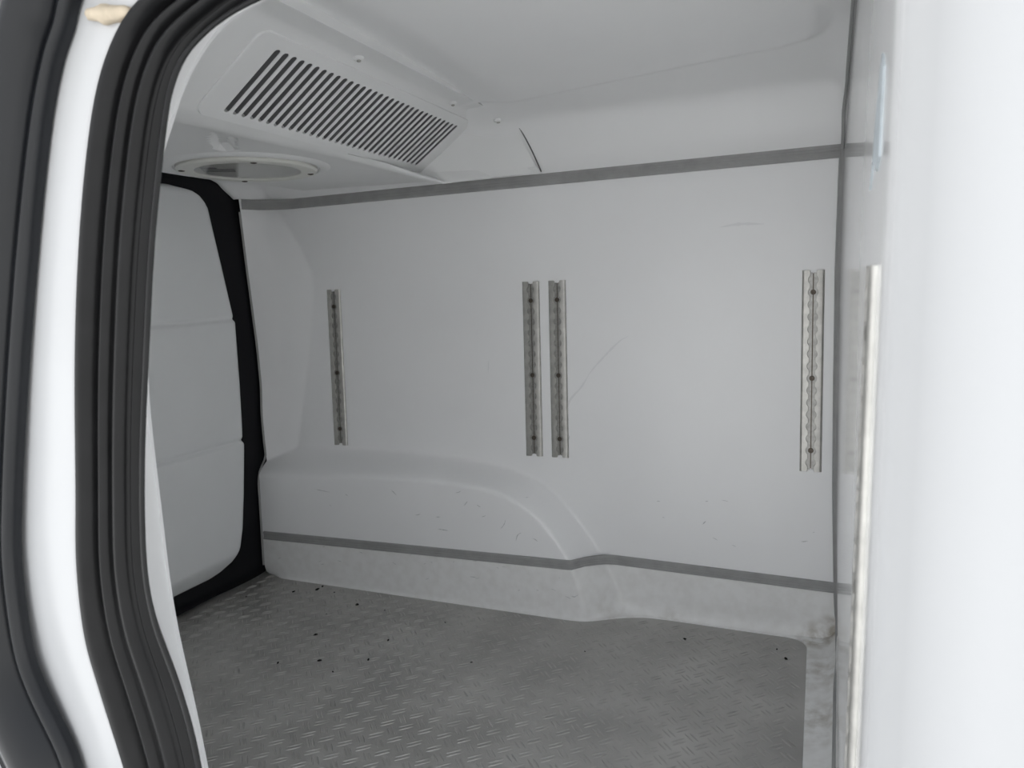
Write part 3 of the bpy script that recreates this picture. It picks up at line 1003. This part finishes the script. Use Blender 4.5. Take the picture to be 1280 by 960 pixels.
def screw_mesh():
    bm = bmesh.new()
    seg = 14
    rings = []
    for rr, hh in [(.0054, 0), (.0054, .0024), (.0044, .0029), (.0022, .0029), (.0018, .0012), (.0001, .0012)]:
        rings.append([bm.verts.new((rr*math.cos(2*math.pi*i/seg), -hh, rr*math.sin(2*math.pi*i/seg))) for i in range(seg)])
    for a, b in zip(rings[:-1], rings[1:]):
        for i in range(seg): bm.faces.new((a[i], b[i], b[(i+1) % seg], a[(i+1) % seg]))
    me = bpy.data.meshes.new('screw'); bm.to_mesh(me); bm.free()
    me.materials.append(M_SCREW)
    return me
SM = screw_mesh()
def rail(label, loc, rot, group='lashing rails on the far wall'):
    r = empty('lashing_rail', loc)
    r.rotation_euler = rot
    tag(r, label, 'rail', group)
    for nm, me in (('rail_body', RB), ('rail_channel', RC)):
        o = bpy.data.objects.new(nm, me); COL.objects.link(o); o.parent = r
    for t in (.105, .537, .895):
        o = bpy.data.objects.new('screw', SM); COL.objects.link(o); o.parent = r
        zz_ = RL/2-t*RL
        zz_ = (math.floor(zz_/.0254)+.5)*.0254
        o.location = (0, -.0021, zz_)
    return r
zc = (.7869+.3662)/2
lean = math.atan(.0265)
for x, lab in ((-1.198, 'aluminium lashing rail nearest the black door seal, alone on the left'),
               (-.6345, 'left hand rail of the close pair of aluminium rails mid wall'),
               (-.5686, 'right hand rail of the close pair of aluminium rails mid wall'),
               (-.0129, 'aluminium lashing rail beside the corner seam, dirty at its lower end')):
    rail(lab, (x, float(wall_y(x, zc)), zc), (-lean, 0, 0))
# rail on the bulkhead: local -Y points to world -X
zr = .565
ry = .548
xr_ = float(bulk_x(ry, zr))
tilt = math.atan(.018)
r5 = rail('aluminium lashing rail seen edge-on on the bulkhead, front right', (xr_, ry, zr), (0, 0, 0), None)
yaw5 = math.atan((float(bulk_x(ry-.02, zr))-float(bulk_x(ry+.02, zr)))/.04)
r5.rotation_euler = (Matrix.Rotation(tilt, 4, 'Y') @ Matrix.Rotation(math.radians(-90)+yaw5, 4, 'Z')).to_euler()

# ------------------------------------------------------------------ torn sticker high on the bulkhead
pts = [(.545, .900), (.56, .912), (.575, .900), (.595, .872), (.61, .842), (.625, .832), (.605, .850), (.585, .846), (.565, .838), (.548, .845)]
bm = bmesh.new()
fr = [bm.verts.new((float(bulk_x(y, z))-.0012, y, z)) for y, z in pts]
bk = [bm.verts.new((float(bulk_x(y, z))+.0002, y, z)) for y, z in pts]
bm.faces.new(fr)
for i in range(len(pts)):
    j = (i+1) % len(pts)
    bm.faces.new((fr[i], bk[i], bk[j], fr[j]))
bmesh.ops.recalc_face_normals(bm, faces=bm.faces)
me = bpy.data.meshes.new('sticker'); bm.to_mesh(me); bm.free()
o = link('sticker', me, M_STICK, None, smooth=False)
tag(o, 'torn pale blue sticker remnant high on the glossy bulkhead', 'sticker')

# ------------------------------------------------------------------ crumbs of dirt on the floor
CL = ['dark crumb closest under the left end of the tray upstand, topmost of a tight pair', 'largest dark crumb, just below the pair under the left tray upstand', 'flat dark crumb left of the tight pair near the rear door', 'dark crumb right of the tight pair under the left tray upstand',
      'curled dark crumb out from the tray below the wheel arch, left part', 'dark crumb alone mid floor below the curled one', 'stubby dark crumb in the middle of the left floor half', 'tiny dark crumb just below the stubby one mid floor', 'thin dark crumb right of the stubby one mid floor',
      'small dark crumb left of the stubby one, nearer the door pillar', 'small dark crumb above the thin one mid floor', 'dark crumb nearest the rear door seal on the floor', 'small dark crumb below the wheel arch, right of the curled one', 'dark crumb below the foot of the wheel arch, right half of the floor',
      'largest dark crumb by the rounded floor corner at right', 'small dark crumb beside the largest one by the rounded floor corner', 'dark speck on the left floor between the lone crumb and the curled one', 'dark speck out from the middle of the wheel arch', 'dark speck in the very middle of the plate floor', 'dark speck left of the crumb at the foot of the wheel arch']
CR = [(-1.216, 1.539, .006), (-1.216, 1.517, .008), (-1.269, 1.486, .006), (-1.162, 1.517, .004), (-1.058, 1.469, .008), (-1.056, 1.30, .007), (-.972, 1.203, .006),
      (-.916, 1.173, .004), (-.874, 1.24, .006), (-1.052, 1.166, .005), (-.881, 1.33, .005), (-1.369, 1.421, .004), (-.974, 1.463, .004), (-.261, 1.542, .006), (-.053, 1.519, .007), (-.072, 1.556, .004),
      (-1.10, 1.40, .003), (-.80, 1.45, .003), (-.66, 1.30, .003), (-.45, 1.42, .003)]
for i, (x, y, r) in enumerate(CR):
    bm = bmesh.new()
    bmesh.ops.create_icosphere(bm, subdivisions=1, radius=1)
    a = random.uniform(0, math.pi)
    el = random.uniform(1.0, 2.0)
    for v in bm.verts:
        j = random.uniform(.7, 1.2)
        p = Vector((v.co.x*r*.55*el*j, v.co.y*r*.5*j, max(0, (v.co.z+.5)*r*.35*j)))
        v.co = Vector((p.x*math.cos(a)-p.y*math.sin(a), p.x*math.sin(a)+p.y*math.cos(a), p.z))
    me = bpy.data.meshes.new('dirt_crumb'); bm.to_mesh(me); bm.free()
    o = link('dirt_crumb', me, M_DIRT, None, smooth=False)
    o.location = (x, y, 0.0002)
    tag(o, CL[i], 'dirt', 'dark crumbs scattered on the floor')
